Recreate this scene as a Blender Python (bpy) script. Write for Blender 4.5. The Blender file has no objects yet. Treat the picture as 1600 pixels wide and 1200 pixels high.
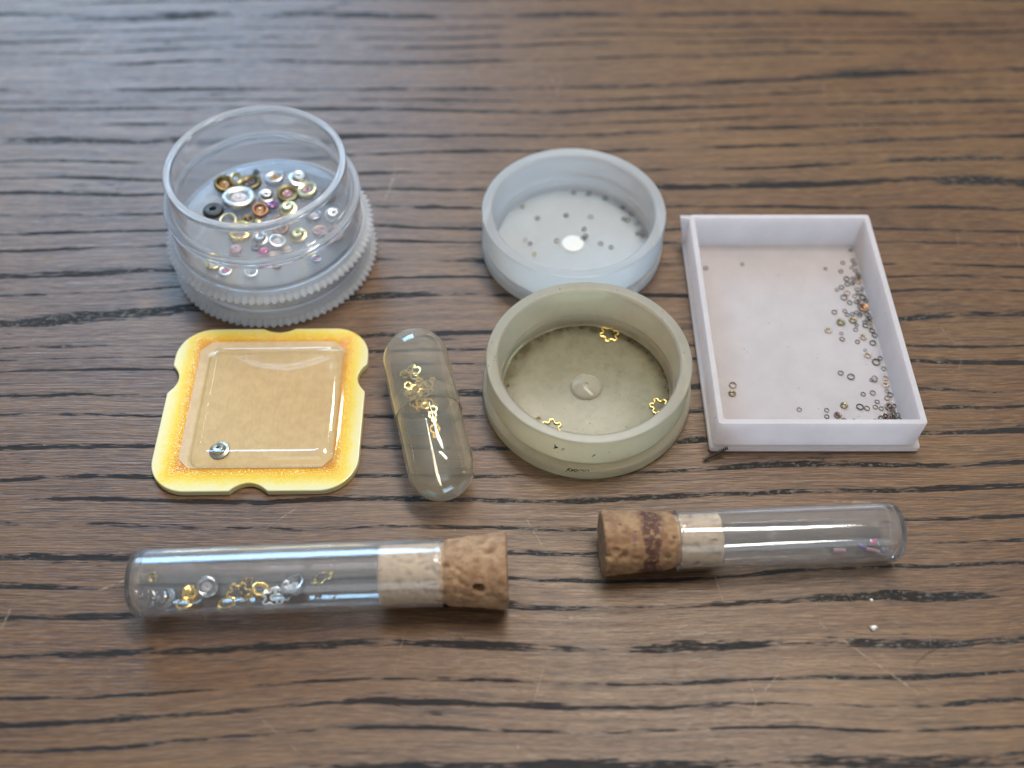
import bpy, math, random
from mathutils import Vector, Matrix, noise
R = math.radians
MM = 0.001                      # every length below is written in millimetres
random.seed(7)
sc = bpy.context.scene
col = sc.collection

# ------------------------------------------------------------------ camera
cd = bpy.data.cameras.new('camera')
cam = bpy.data.objects.new('camera', cd); col.objects.link(cam)
cam.location = (0, -76.854 * MM, 102.36 * MM)
cam.rotation_euler = (R(36.9), 0, 0)
cd.sensor_width = 36; cd.lens = 37.49
cd.clip_start = 0.005; cd.clip_end = 20
cd.dof.use_dof = True; cd.dof.focus_distance = 0.120; cd.dof.aperture_fstop = 16.5
sc.camera = cam

# ------------------------------------------------------------------ world and lamps
w = bpy.data.worlds.new('World'); sc.world = w; w.use_nodes = True
bg = w.node_tree.nodes['Background']
# the room: a pale ceiling above, darker walls towards eye level
wt = w.node_tree
tcn = wt.nodes.new('ShaderNodeTexCoord'); sxz = wt.nodes.new('ShaderNodeSeparateXYZ'); rmp = wt.nodes.new('ShaderNodeValToRGB')
wt.links.new(tcn.outputs['Generated'], sxz.inputs[0]); wt.links.new(sxz.outputs[2], rmp.inputs[0]); wt.links.new(rmp.outputs[0], bg.inputs[0])
rmp.color_ramp.elements[0].position = 0.05; rmp.color_ramp.elements[0].color = (0.18, 0.18, 0.185, 1)
rmp.color_ramp.elements[1].position = 0.75; rmp.color_ramp.elements[1].color = (0.93, 0.96, 1.0, 1)
bg.inputs[1].default_value = 0.48

def area(name, loc, size, power, colour, target=(0, 0, 0)):
    l = bpy.data.lights.new(name, 'AREA'); l.shape = 'RECTANGLE'
    l.size, l.size_y = size[0] * MM, size[1] * MM
    l.energy = power; l.color = colour
    o = bpy.data.objects.new(name, l); col.objects.link(o)
    o.location = Vector(loc) * MM
    o.rotation_euler = (Vector(target) - Vector(loc)).to_track_quat('-Z', 'Y').to_euler()
    return o
area('window_light', (-275, 650, 415), (380, 280), 5.8, (0.36, 0.66, 1.0))
area('strip_light', (90, 95, 500), (300, 60), 2.5, (1.0, 0.94, 0.86))
area('front_fill_light', (80, -640, 260), (500, 300), 0.75, (0.84, 0.92, 1.0))  # fill added on the viewer's side to brighten the tray's front wall
area('small_lamp', (30, 300, 455), (110, 34), 0.42, (1.0, 0.93, 0.82))

sc.view_settings.view_transform = 'Standard'; sc.view_settings.look = 'None'
sc.view_settings.exposure = 0.0; sc.view_settings.gamma = 1.0
sc.view_settings.use_curve_mapping = False
sc.render.engine = 'CYCLES'
cy = sc.cycles
cy.use_denoising = True
cy.max_bounces = 14; cy.transparent_max_bounces = 40; cy.transmission_bounces = 10
cy.glossy_bounces = 5; cy.diffuse_bounces = 3
cy.use_adaptive_sampling = True; cy.adaptive_threshold = 0.015
cy.caustics_refractive = True; cy.caustics_reflective = False
cy.sample_clamp_indirect = 60.0

# ------------------------------------------------------------------ material helpers
class Tree:
    def __init__(s, name):
        s.m = bpy.data.materials.new(name); s.m.use_nodes = True
        s.t = s.m.node_tree; s.t.nodes.clear()
        s.out = s.t.nodes.new('ShaderNodeOutputMaterial')
    def put(s, inp, v):
        if isinstance(v, bpy.types.NodeSocket): s.t.links.new(v, inp)
        elif isinstance(v, (tuple, list)):
            v = tuple(v)
            if inp.type == 'RGBA' and len(v) == 3: v = v + (1,)
            inp.default_value = v
        else: inp.default_value = v
    def n(s, typ, out=0, props=None, **kw):
        nd = s.t.nodes.new('ShaderNode' + typ)
        for k, v in (props or {}).items(): setattr(nd, k, v)
        for k, v in kw.items():
            key = int(k[1:]) if k[0] == 'i' and k[1:].isdigit() else k.replace('_', ' ')
            s.put(nd.inputs[key], v)
        return nd.outputs[out]
    def math(s, op, a, b=0.0, c=0.0, clamp=False):
        return s.n('Math', props={'operation': op, 'use_clamp': clamp}, i0=a, i1=b, i2=c)
    def step(s, v, lo, hi, a=0.0, b=1.0):
        return s.n('MapRange', props={'interpolation_type': 'SMOOTHSTEP'}, i0=v, i1=lo, i2=hi, i3=a, i4=b)
    def vec(s, p, sx, sy, sz, off=(0, 0, 0)):
        return s.n('Mapping', i0=p, i1=off, i3=(sx, sy, sz))
    def noise(s, p, scale=1.0, detail=3.0, rough=0.5, dist=0.0, out=0):
        return s.n('TexNoise', out=out, i0=p, Scale=scale, Detail=detail, Roughness=rough, Distortion=dist)
    def mix(s, f, a, b, mode='MIX'):
        nd = s.t.nodes.new('ShaderNodeMix'); nd.data_type = 'RGBA'; nd.blend_type = mode
        s.put(nd.inputs[0], f); s.put(nd.inputs[6], a); s.put(nd.inputs[7], b)
        return nd.outputs[2]
    def ramp(s, f, stops):
        nd = s.t.nodes.new('ShaderNodeValToRGB'); e = nd.color_ramp.elements
        while len(e) < len(stops): e.new(0.5)
        for el, (p, c) in zip(e, stops): el.position = p; el.color = tuple(c) + (1,)
        s.put(nd.inputs[0], f); return nd.outputs[0]
    def mm(s):                                   # object coordinates in millimetres
        return s.vec(s.n('TexCoord', out=3), 1000, 1000, 1000)
    def bump(s, h, strength=0.3, dist=0.05):
        return s.n('Bump', Strength=strength, Distance=dist * MM, Height=h)
    def mixsh(s, f, a, b):
        return s.n('MixShader', i0=f, i1=a, i2=b)
    def done(s, sh):
        s.t.links.new(sh, s.out.inputs[0]); return s.m

def principled(t, colour, rough=0.4, metal=0.0, normal=None, spec=0.5, coat=0.0, coat_rough=0.05):
    kw = dict(Base_Color=colour, Roughness=rough, Metallic=metal)
    kw['Specular_IOR_Level'] = spec; kw['Coat_Weight'] = coat; kw['Coat_Roughness'] = coat_rough
    if normal is not None: kw['Normal'] = normal
    return t.n('BsdfPrincipled', **kw)

def clear(name, tint, f0=0.045, rough=0.02, haze=0.0, haze_col=(0.8, 0.85, 0.9), edge=0.0, edge_col=(0.8, 0.85, 0.9), smudge=0.0):
    """thin clear wall: light passes straight through, reflection grows towards grazing angles"""
    t = Tree(name)
    facing = t.n('LayerWeight', out=1, i0=0.5)
    p5 = t.math('POWER', facing, 5.0)
    fr = t.math('MULTIPLY_ADD', p5, 1 - f0, f0, clamp=True)
    bodycol = t.mix(t.math('POWER', facing, 3.0), tint, tuple(c ** 2.2 for c in tint))
    tr = t.n('BsdfTransparent', i0=bodycol)
    hz = haze
    if haze or smudge or edge:
        df = t.mixsh(0.5, t.n('BsdfDiffuse', i0=haze_col), t.n('BsdfTranslucent', i0=haze_col))
        k = t.math('MULTIPLY_ADD', t.math('POWER', facing, 4.0), edge, haze)
        if smudge:
            nz = t.step(t.noise(t.mm(), 0.45, 6.0, 0.62, 0.6), 0.48, 0.75, 0.0, smudge)
            k = t.math('ADD', k, nz, clamp=True)
        tr = t.mixsh(k, tr, df)
    gl = t.n('BsdfGlossy', i0=(1, 1, 1, 1), Roughness=rough)
    return t.done(t.mixsh(fr, tr, gl))

def glass(name, tint, ior=1.5, rough=0.0, haze=0.0, haze_col=(0.9, 0.92, 0.95), smudge=0.0):
    t = Tree(name)
    g = t.n('BsdfGlass', i0=tint, Roughness=rough, IOR=ior)
    if not (haze or smudge): return t.done(g)
    df = t.mixsh(0.5, t.n('BsdfDiffuse', i0=haze_col), t.n('BsdfTranslucent', i0=haze_col))
    k = haze
    if smudge: k = t.math('ADD', t.step(t.noise(t.mm(), 0.4, 5, 0.65, 0.8), 0.5, 0.75, 0, smudge), haze)
    return t.done(t.mixsh(k, g, df))

def frosted(name, colour, trans=0.4, see=0.15, rough=0.25, mottled=0.1, spots=None, bump=0.05, grime=None, sss=0.0, coat=0.0, stain=None, blur=0.0, see_tint=(0.95, 0.97, 1.0), grime_k=0.5):
    """milky moulded plastic: part diffuse, part glowing through, a little see-through"""
    t = Tree(name); p = t.mm()
    c = t.mix(t.step(t.noise(p, 0.35, 5, 0.6), 0.3, 0.7), tuple(x * (1 - mottled) for x in colour), colour)
    if grime:
        g = t.step(t.noise(p, 0.9, 8, 0.7, 0.4), 0.45, 0.72)
        c = t.mix(t.math('MULTIPLY', g, grime_k), c, grime)
        v = t.n('TexVoronoi', i0=t.vec(p, 1, 1, 1), Scale=1.15)
        jit = t.noise(p, 2.5, 2)
        sp = t.math('MULTIPLY', t.step(v, 0.04, 0.09, 1.0, 0.0), t.step(jit, 0.45, 0.6))
        c = t.mix(sp, c, (0.05, 0.04, 0.02))
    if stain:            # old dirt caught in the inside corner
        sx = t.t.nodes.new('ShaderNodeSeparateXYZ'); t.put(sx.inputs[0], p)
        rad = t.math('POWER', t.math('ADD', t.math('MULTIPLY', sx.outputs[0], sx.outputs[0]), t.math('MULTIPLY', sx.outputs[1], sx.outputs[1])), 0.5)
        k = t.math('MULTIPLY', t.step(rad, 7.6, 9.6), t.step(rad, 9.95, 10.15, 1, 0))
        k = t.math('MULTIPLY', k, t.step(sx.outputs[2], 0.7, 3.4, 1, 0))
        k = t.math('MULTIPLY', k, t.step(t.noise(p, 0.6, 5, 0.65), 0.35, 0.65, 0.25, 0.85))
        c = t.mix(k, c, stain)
    nrm = t.bump(t.noise(p, 6.0, 4, 0.6), bump, 0.05)
    if sss:
        sh = t.n('BsdfPrincipled', Base_Color=c, Roughness=rough, Normal=nrm, Subsurface_Weight=sss, Subsurface_Radius=(1.0, 0.95, 0.8), Subsurface_Scale=3.0 * MM, Coat_Weight=coat, Coat_Roughness=0.06)
    else:
        sh = t.mixsh(trans, principled(t, c, rough, 0, nrm), t.n('BsdfTranslucent', i0=c))
    if see and blur: sh = t.mixsh(see, sh, t.n('BsdfRefraction', i0=see_tint, Roughness=blur, IOR=1.25, Normal=nrm))
    elif see: sh = t.mixsh(see, sh, t.n('BsdfTransparent', i0=(0.95, 0.97, 1.0, 1)))
    return t.done(sh)

def metal(name, colour, rough=0.3, var=0.25):
    t = Tree(name); p = t.mm()
    c = t.mix(t.step(t.noise(p, 1.7, 4, 0.6), 0.3, 0.7), colour, tuple(x * (1 - var) for x in colour))
    rr = t.step(t.noise(p, 3.0, 3), 0.3, 0.7, rough * 0.8, rough * 1.3)
    return t.done(principled(t, c, rr, 1.0, t.bump(t.noise(p, 9.0, 3), 0.08, 0.03)))

def gem(name, colour, rough=0.08):
    t = Tree(name)
    pr = principled(t, colour, rough, 0, spec=0.8, coat=0.5)
    tl = t.n('BsdfTranslucent', i0=colour)
    return t.done(t.mixsh(0.4, pr, tl))

def wood():
    t = Tree('dark_oak'); p0 = t.mm()
    # grain runs along x and climbs a little to the right; slow bends bend every line together
    p = t.n('Mapping', i0=p0, i2=(0, 0, R(-1.2)))
    sep = t.t.nodes.new('ShaderNodeSeparateXYZ'); t.put(sep.inputs[0], p)
    x, y = sep.outputs[0], sep.outputs[1]
    def xy(a, b, z=0.0):
        return t.n('CombineXYZ', i0=t.math('MULTIPLY', x, a), i1=t.math('MULTIPLY', Y, b), i2=z)
    Y = y
    w1 = t.noise(xy(0.014, 0.030), 1, 1); w2 = t.noise(xy(0.05, 0.13, 3.3), 1, 2)
    Y = t.math('ADD', y, t.math('ADD', t.math('MULTIPLY_ADD', w1, 6.0, -3.0), t.math('MULTIPLY_ADD', w2, 1.3, -0.65)))
    # year rings: rows every few millimetres with a row of open pores each
    jit = t.noise(xy(0.004, 0.10, 9.1), 1, 1)
    ph = t.math('ADD', t.math('MULTIPLY', Y, 1 / 3.5), t.math('MULTIPLY', jit, 3.0))
    saw = t.math('FRACT', ph)
    row = t.math('MULTIPLY', t.step(saw, 0.0, 0.10), t.step(saw, 0.16, 0.36, 1, 0))
    presence = t.noise(xy(0.062, 0.24, 5.0), 1, 2)
    dash = t.noise(xy(0.26, 2.8, 1.0), 1, 3.0, 0.62)
    fine = t.noise(xy(0.55, 6.0, 2.0), 1, 2.0, 0.6)
    # a pore opens where row, presence, dash and fine fibre together rise high enough
    sc_ = t.math('MULTIPLY_ADD', row, 0.34, t.math('MULTIPLY', presence, 0.95))
    sc_ = t.math('ADD', sc_, t.math('MULTIPLY_ADD', dash, 0.72, t.math('MULTIPLY', fine, 0.46)))
    pore = t.step(sc_, 1.300, 1.395)
    shade = t.step(sc_, 1.16, 1.40)
    thin = t.step(t.noise(xy(0.085, 3.0, 7.0), 1, 3, 0.65), 0.555, 0.65)
    fib = t.noise(xy(0.42, 6.5, 11.0), 1, 4, 0.7)
    fib2 = t.noise(xy(0.045, 1.5, 13.0), 1, 3, 0.65)
    tone = t.noise(xy(0.020, 0.06, 20.0), 1, 3, 0.6)
    c = t.mix(t.step(tone, 0.32, 0.68), (0.088, 0.041, 0.019), (0.136, 0.075, 0.034))
    c = t.mix(t.step(fib2, 0.38, 0.68, 0, 0.8), c, (0.046, 0.023, 0.014))
    c = t.mix(t.step(fib, 0.4, 0.72, 0.0, 0.72), c, (0.220, 0.130, 0.066))
    c = t.mix(t.math('MULTIPLY', shade, 0.60), c, (0.045, 0.027, 0.020))
    c = t.mix(t.math('MULTIPLY', thin, 0.7), c, (0.034, 0.022, 0.018))
    # pores: near black, with pale filler crumbs caught in some of them
    crumbs = t.math('MULTIPLY', t.step(t.noise(t.vec(p, 0.45, 1, 1), 2.4, 3, 0.7), 0.50, 0.72), t.step(t.noise(p, 0.035, 1), 0.45, 0.62))
    pc = t.mix(crumbs, (0.016, 0.017, 0.018), (0.15, 0.15, 0.125))
    c = t.mix(t.math('MULTIPLY', pore, t.step(fine, 0.3, 0.6, 0.72, 0.97)), c, pc)
    # long fine scratches and dust
    vs = t.n('TexVoronoi', props={'feature': 'DISTANCE_TO_EDGE'}, i0=t.n('Mapping', i0=p0, i2=(0, 0, 0.5), i3=(1, 0.45, 1)), Scale=0.055)
    brk = t.noise(p0, 0.9, 4, 0.7)
    scr = t.math('MULTIPLY', t.step(vs, 0.0012, 0.0040, 1, 0), t.step(t.noise(p0, 0.10, 1), 0.55, 0.66))
    scr = t.math('MULTIPLY', scr, t.step(brk, 0.42, 0.62))
    c = t.mix(t.math('MULTIPLY', scr, 0.40), c, (0.36, 0.28, 0.20))
    vd = t.n('TexVoronoi', i0=p0, Scale=0.33)
    dust = t.math('MULTIPLY', t.step(vd, 0.015, 0.030, 1, 0), t.step(brk, 0.5, 0.62))
    c = t.mix(t.math('MULTIPLY', dust, 0.7), c, (0.5, 0.46, 0.4))
    rel = t.noise(t.vec(p0, 0.22, 4.2, 1), 1, 3, 0.65)
    rr = t.math('ADD', t.step(fib2, 0.3, 0.7, 0.30, 0.42), t.math('MULTIPLY', pore, 0.2))
    sp = t.math('MULTIPLY_ADD', pore, -0.26, 0.35)
    return t.done(principled(t, c, rr, 0, t.bump(rel, 0.5, 0.16), spec=sp))

def cork_mat(name, base, pale, dark, mouth):
    t = Tree(name); p = t.mm()
    g = t.noise(p, 0.9, 6, 0.65)
    c = t.mix(t.step(g, 0.32, 0.68), base, pale)
    # end inside the glass: cleaner, and painted paler to make up for lost light
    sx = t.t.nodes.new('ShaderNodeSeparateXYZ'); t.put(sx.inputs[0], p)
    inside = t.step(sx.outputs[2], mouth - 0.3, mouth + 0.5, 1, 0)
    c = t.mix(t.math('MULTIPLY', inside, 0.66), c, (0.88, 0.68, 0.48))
    v = t.n('TexVoronoi', i0=t.vec(p, 1, 1, 0.55), Scale=1.5)
    c = t.mix(t.math('MULTIPLY', t.step(v, 0.1, 0.5, 1, 0), 0.25), c, dark)
    fleck = t.step(t.noise(t.vec(p, 1.1, 1.1, 0.5, (3, 1, 7)), 1.3, 5, 0.7, 0.5), 0.60, 0.68)
    c = t.mix(t.math('MULTIPLY', fleck, 0.85), c, tuple(x * 0.35 for x in dark))
    return t, p, c

def pt(x, y, z): return (x, y, z)

# clear plastics and glass
M = {}
M['wood'] = wood()
M['glass'] = glass('tube_glass', (0.985, 0.99, 0.99), 1.5, 0.0, 0.045, (0.97, 0.97, 0.97), smudge=0.08)
M['glass0'] = clear('tube_glass', (0.965, 0.975, 0.975), 0.05, 0.015, haze=0.012, edge=0.28, edge_col=(1, 1, 1), haze_col=(0.8, 0.84, 0.88), smudge=0.035)
M['jar_clear'] = glass('jar_clear_plastic', (0.985, 0.99, 0.995), 1.5, 0.0, 0.15)
M['jar_clear0'] = clear('jar_clear_plastic', (0.97, 0.98, 0.985), 0.055, 0.02, haze=0.035, edge=0.30, haze_col=(0.82, 0.87, 0.93))
M['blister'] = clear('blister_plastic', (0.975, 0.955, 0.865), 0.05, 0.05, haze=0.025, edge=0.2)
M['gelatine'] = glass('gelatine', (0.999, 0.993, 0.968), 1.40, 0.02, 0.07, (0.97, 0.92, 0.78), smudge=0.08)
M['jar_frost'] = frosted('frosted_flange', (0.92, 0.93, 0.94), 0.45, 0.55, 0.12)
M['jar_edge_glint'] = frosted('jar_edge_glint', (0.92, 0.94, 0.96), 0.45, 0.72, 0.06, 0.02, bump=0.0, blur=0.08)  # whitish plastic, puts the bright edge lines of the jar into colour
M['jar_floor'] = frosted('jar_floor', (0.90, 0.91, 0.92), 0.4, 0.74, 0.08)
M['milky'] = frosted('milky_plastic', (0.92, 0.93, 0.925), 0.5, 0.56, 0.12, 0.02, bump=0.015, blur=0.3, see_tint=(0.95, 0.97, 0.98))
M['milky_floor'] = frosted('milky_plastic_floor', (0.84, 0.87, 0.88), 0.5, 0.36, 0.12, 0.05, bump=0.015, blur=0.22, see_tint=(0.93, 0.96, 0.98))
M['milky_pale'] = frosted('milky_gate', (0.86, 0.85, 0.80), 0.35, 0.0, 0.4, 0.05)
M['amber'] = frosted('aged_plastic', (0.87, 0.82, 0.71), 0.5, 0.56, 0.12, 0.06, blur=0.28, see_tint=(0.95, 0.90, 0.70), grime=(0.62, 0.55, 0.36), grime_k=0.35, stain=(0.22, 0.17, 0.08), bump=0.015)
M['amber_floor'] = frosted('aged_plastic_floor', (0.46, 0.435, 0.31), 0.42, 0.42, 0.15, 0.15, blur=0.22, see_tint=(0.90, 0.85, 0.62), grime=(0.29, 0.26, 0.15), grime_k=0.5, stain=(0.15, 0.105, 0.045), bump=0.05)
M['pink'] = frosted('pinkish_plastic', (0.85, 0.805, 0.80), 0.66, 0.0, 0.2, 0.06, bump=0.03)
# metals and stones
M['gold'] = metal('gold', (0.90, 0.62, 0.20), 0.25)
M['brass'] = metal('brass', (0.72, 0.58, 0.26), 0.30)
M['palebrass'] = metal('pale_brass', (0.80, 0.76, 0.50), 0.34)
M['olive'] = metal('olive_bronze', (0.22, 0.18, 0.09), 0.4)
M['steel'] = metal('steel', (0.42, 0.42, 0.42), 0.3)
M['ringsteel'] = metal('blued_ring_steel', (0.13, 0.125, 0.12), 0.42)
M['darksteel'] = metal('dark_steel', (0.085, 0.08, 0.075), 0.45)
M['nickel'] = metal('white_nickel', (0.70, 0.72, 0.72), 0.36, 0.15)
M['copper'] = metal('copper', (0.42, 0.23, 0.14), 0.5)
M['peach'] = metal('peach_copper', (0.52, 0.37, 0.29), 0.55, 0.12)
M['brown'] = metal('brown_bronze', (0.22, 0.165, 0.13), 0.45)
M['tan'] = metal('tan_bronze', (0.40, 0.32, 0.24), 0.45)
M['ruby'] = gem('ruby', (0.62, 0.04, 0.22)); M['pinkgem'] = gem('pink_stone', (0.56, 0.32, 0.36))
M['violet'] = gem('violet_stone', (0.28, 0.13, 0.34)); M['palegem'] = gem('pale_stone', (0.80, 0.76, 0.78))
M['darkgem'] = gem('dark_stone', (0.12, 0.05, 0.05)); M['amberg'] = gem('amber_stone', (0.55, 0.30, 0.10))
t = Tree('paper'); p = t.mm()
c = t.mix(t.step(t.noise(p, 0.8, 7, 0.7), 0.3, 0.7), (0.47, 0.335, 0.185), (0.545, 0.40, 0.23))
c = t.mix(t.step(t.noise(t.vec(p, 1, 0.35, 1), 3.2, 3, 0.6), 0.4, 0.75, 0, 0.3), c, (0.64, 0.49, 0.32))
M['paper'] = t.done(principled(t, c, 0.7, 0, t.bump(t.noise(p, 4, 5, 0.7), 0.2, 0.05)))
t = Tree('grime'); M['grime'] = t.done(principled(t, (0.035, 0.022, 0.012), 0.8))
t = Tree('pale_crumb'); M['crumb'] = t.done(principled(t, (0.72, 0.70, 0.66), 0.6))

# ------------------------------------------------------------------ mesh helpers
def obj(name, mesh, mat=None, parent=None, loc=(0, 0, 0), rot=(0, 0, 0)):
    o = bpy.data.objects.new(name, mesh); col.objects.link(o)
    if mat is not None and not mesh.materials: mesh.materials.append(mat)
    o.parent = parent; o.location = Vector(loc) * MM; o.rotation_euler = rot
    return o
def empty(name, loc=(0, 0, 0), rot=(0, 0, 0)):
    o = bpy.data.objects.new(name, None); col.objects.link(o)
    o.empty_display_size = 0.002; o.location = Vector(loc) * MM; o.rotation_euler = rot
    return o
def tag(o, label, cat, group=None, kind=None):
    o['label'] = label; o['category'] = cat
    if group: o['group'] = group
    if kind: o['kind'] = kind
    return o
def build(name, verts, faces, sharp=35, smooth=True):
    m = bpy.data.meshes.new(name)
    m.from_pydata([(v[0] * MM, v[1] * MM, v[2] * MM) for v in verts], [], faces)
    m.validate(); m.update()
    import bmesh
    b = bmesh.new(); b.from_mesh(m); bmesh.ops.recalc_face_normals(b, faces=b.faces[:]); b.to_mesh(m); b.free()
    if smooth:
        m.shade_smooth()
        if sharp < 180: m.set_sharp_from_angle(angle=R(sharp))
    return m
def fillet(pts, r, n=4, closed=True):
    """round the corners of a profile; r is one radius or one for each point"""
    out = []; k = len(pts)
    rs = r if isinstance(r, (list, tuple)) else [r] * k
    for i, p in enumerate(pts):
        if (not closed and i in (0, k - 1)) or rs[i] <= 0: out.append(tuple(p)); continue
        P = Vector(p); A = Vector(pts[i - 1]); B = Vector(pts[(i + 1) % k])
        u = A - P; v = B - P; lu, lv = u.length, v.length
        u.normalize(); v.normalize()
        ang = u.angle(v)
        if ang > 3.1: out.append(tuple(p)); continue
        d = min(rs[i] / math.tan(ang / 2), lu * 0.48, lv * 0.48); rr = d * math.tan(ang / 2)
        cen = P + (u + v).normalized() * (rr / math.sin(ang / 2))
        s = P + u * d - cen; e = P + v * d - cen
        a0 = math.atan2(s.y, s.x); a1 = math.atan2(e.y, e.x)
        da = (a1 - a0 + math.pi) % (2 * math.pi) - math.pi
        for j in range(n + 1):
            a = a0 + da * j / n; out.append((cen.x + rr * math.cos(a), cen.y + rr * math.sin(a)))
    return out
def densify(prof, closed=True, near=0.12):
    """extra points just beyond each end of a long straight run, so that rounded corners do not bend its shading"""
    out = []; k = len(prof)
    for i in range(k):
        out.append(prof[i])
        if i == k - 1 and not closed: break
        a, b = Vector(prof[i]), Vector(prof[(i + 1) % k]); L = (b - a).length
        if L > near * 3:
            out.append(tuple(a.lerp(b, near / L))); out.append(tuple(a.lerp(b, 1 - near / L)))
    return out
def lathe(name, prof, seg=96, closed=True, sharp=40, fn=None):
    """turn a profile of (radius, height) about z; closed joins last to first; points at radius 0 become one vertex"""
    verts, idx = [], []
    for (r, z) in prof:
        if r < 1e-6: idx.append([len(verts)] * seg); verts.append((0, 0, z))
        else:
            row = []
            for i in range(seg):
                a = 2 * math.pi * i / seg
                rr, zz = fn(r, z, a) if fn else (r, z)
                row.append(len(verts)); verts.append((rr * math.cos(a), rr * math.sin(a), zz))
            idx.append(row)
    faces = []; k = len(prof)
    for j in range(k if closed else k - 1):
        A, B = idx[j], idx[(j + 1) % k]
        for i in range(seg):
            q = [A[i], A[(i + 1) % seg], B[(i + 1) % seg], B[i]]
            q2 = []
            for v in q:
                if v not in q2: q2.append(v)
            if len(q2) >= 3: faces.append(q2)
    return build(name, verts, faces, sharp)
def extrude(name, outline, z0, z1, bevel=0.0, sharp=35):
    """a flat plate from an outline, with a rounded upper edge"""
    n = len(outline); verts = []; faces = []
    cx = sum(p[0] for p in outline) / n; cy_ = sum(p[1] for p in outline) / n
    nor = []
    for i in range(n):
        a = Vector(outline[i - 1]); b = Vector(outline[(i + 1) % n]); d = (b - a).normalized(); nor.append((d.y, -d.x))
    area2 = sum(outline[i - 1][0] * outline[i][1] - outline[i][0] * outline[i - 1][1] for i in range(n))
    sg = 1 if area2 > 0 else -1
    levels = [(0, z0)]
    if bevel:
        for j in range(5):
            a = j * math.pi / 8; levels.append((bevel * (1 - math.cos(a)), z1 - bevel + bevel * math.sin(a)))
    else: levels.append((0, z1))
    if bevel: levels += [(bevel * 1.25, z1), (bevel * 1.6, z1)]
    for off, z in levels:
        for (px, py), (nx, ny) in zip(outline, nor): verts.append((px - sg * nx * off, py - sg * ny * off, z))
    for l in range(len(levels) - 1):
        for i in range(n):
            j = (i + 1) % n; faces.append([l * n + i, l * n + j, (l + 1) * n + j, (l + 1) * n + i])
    faces.append(list(range(n))[::-1]); faces.append([(len(levels) - 1) * n + i for i in range(n)])
    return build(name, verts, faces, sharp)
def box_verts(x0, x1, y0, y1, z0, z1): 
    return [(x, y, z) for z in (z0, z1) for (x, y) in ((x0, y0), (x1, y0), (x1, y1), (x0, y1))]
def tube_path(name, pts, rad, seg=8, closed=False, flat=1.0):
    """a wire along a path"""
    verts, faces = [], []; n = len(pts); P = [Vector(p) for p in pts]
    for i in range(n):
        a = P[i - 1] if (closed or i > 0) else P[i]; b = P[(i + 1) % n] if (closed or i < n - 1) else P[i]
        t_ = (b - a).normalized(); up = Vector((0, 0, 1))
        if abs(t_.z) > 0.95: up = Vector((1, 0, 0))
        s = t_.cross(up).normalized(); u = s.cross(t_)
        for k in range(seg):
            an = 2 * math.pi * (k + 0.5) / seg
            verts.append(tuple(P[i] + s * (math.cos(an) * rad) + u * (math.sin(an) * rad * flat)))
    for i in range(n if closed else n - 1):
        j = (i + 1) % n
        for k in range(seg):
            l = (k + 1) % seg; faces.append([i * seg + k, i * seg + l, j * seg + l, j * seg + k])
    if not closed: faces.append(list(range(seg))); faces.append([(n - 1) * seg + k for k in range(seg)])
    return build(name, verts, faces, 50)

# ------------------------------------------------------------------ the table
v = box_verts(-420, 420, -330, 480, -28, 0)
tb = build('table_top', v, [[0, 3, 2, 1], [4, 5, 6, 7], [0, 1, 5, 4], [1, 2, 6, 5], [2, 3, 7, 6], [3, 0, 4, 7]], smooth=False)
table = obj('table_top', tb, M['wood']); table['kind'] = 'structure'
table['label'] = 'dark brown oak table top with open black grain'

# ------------------------------------------------------------------ clear jar standing on its knurled lid
JX, JY = -31.0, 21.5
def knurl(z_lo, z_hi, r_in, teeth=88, amp=0.6):
    seg = teeth * 4
    def fn(r, z, a):
        if r < 12.7: return r, z
        ph = (a * teeth / (2 * math.pi) + (z - z_lo) * 0.35) % 1.0
        tri = 1 - abs(ph * 2 - 1)
        return r - amp * (1 - tri), z
    prof = [(r_in, z_lo), (12.45, z_lo), (12.75, z_lo + 0.06), (13.3, z_lo + 0.38), (13.2, z_lo + 0.72), (12.71, z_lo + 1.0), (12.35, z_lo + 1.12), (12.1, z_hi), (r_in, z_hi)]
    return lathe('knurled_flange', prof, seg, True, 25, fn)
lid = empty('knurled_lid', (JX + 0.1, JY, 0))
tag(lid, 'clear knurled plastic lid lying under the open jar', 'lid')
obj('knurled_flange', knurl(0.1, 1.75, 10.95), M['jar_frost'], lid)
obj('collar', lathe('collar', densify(fillet([(11.3, 1.75), (12.0, 1.75), (12.0, 4.35), (11.3, 4.35)], 0.22, 6)), 160), M['jar_clear'], lid)
obj('lid_plate', lathe('lid_plate', [(0, 0.5), (10.9, 0.5), (10.9, 1.2), (0, 1.2)], 96, False), M['jar_floor'], lid)
jar = empty('clear_jar', (JX, JY, 4.4))
tag(jar, 'open round clear plastic jar full of mixed watch jewels', 'jar')
obj('knurled_flange', knurl(0.0, 1.55, 11.4), M['jar_frost'], jar)
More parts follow.
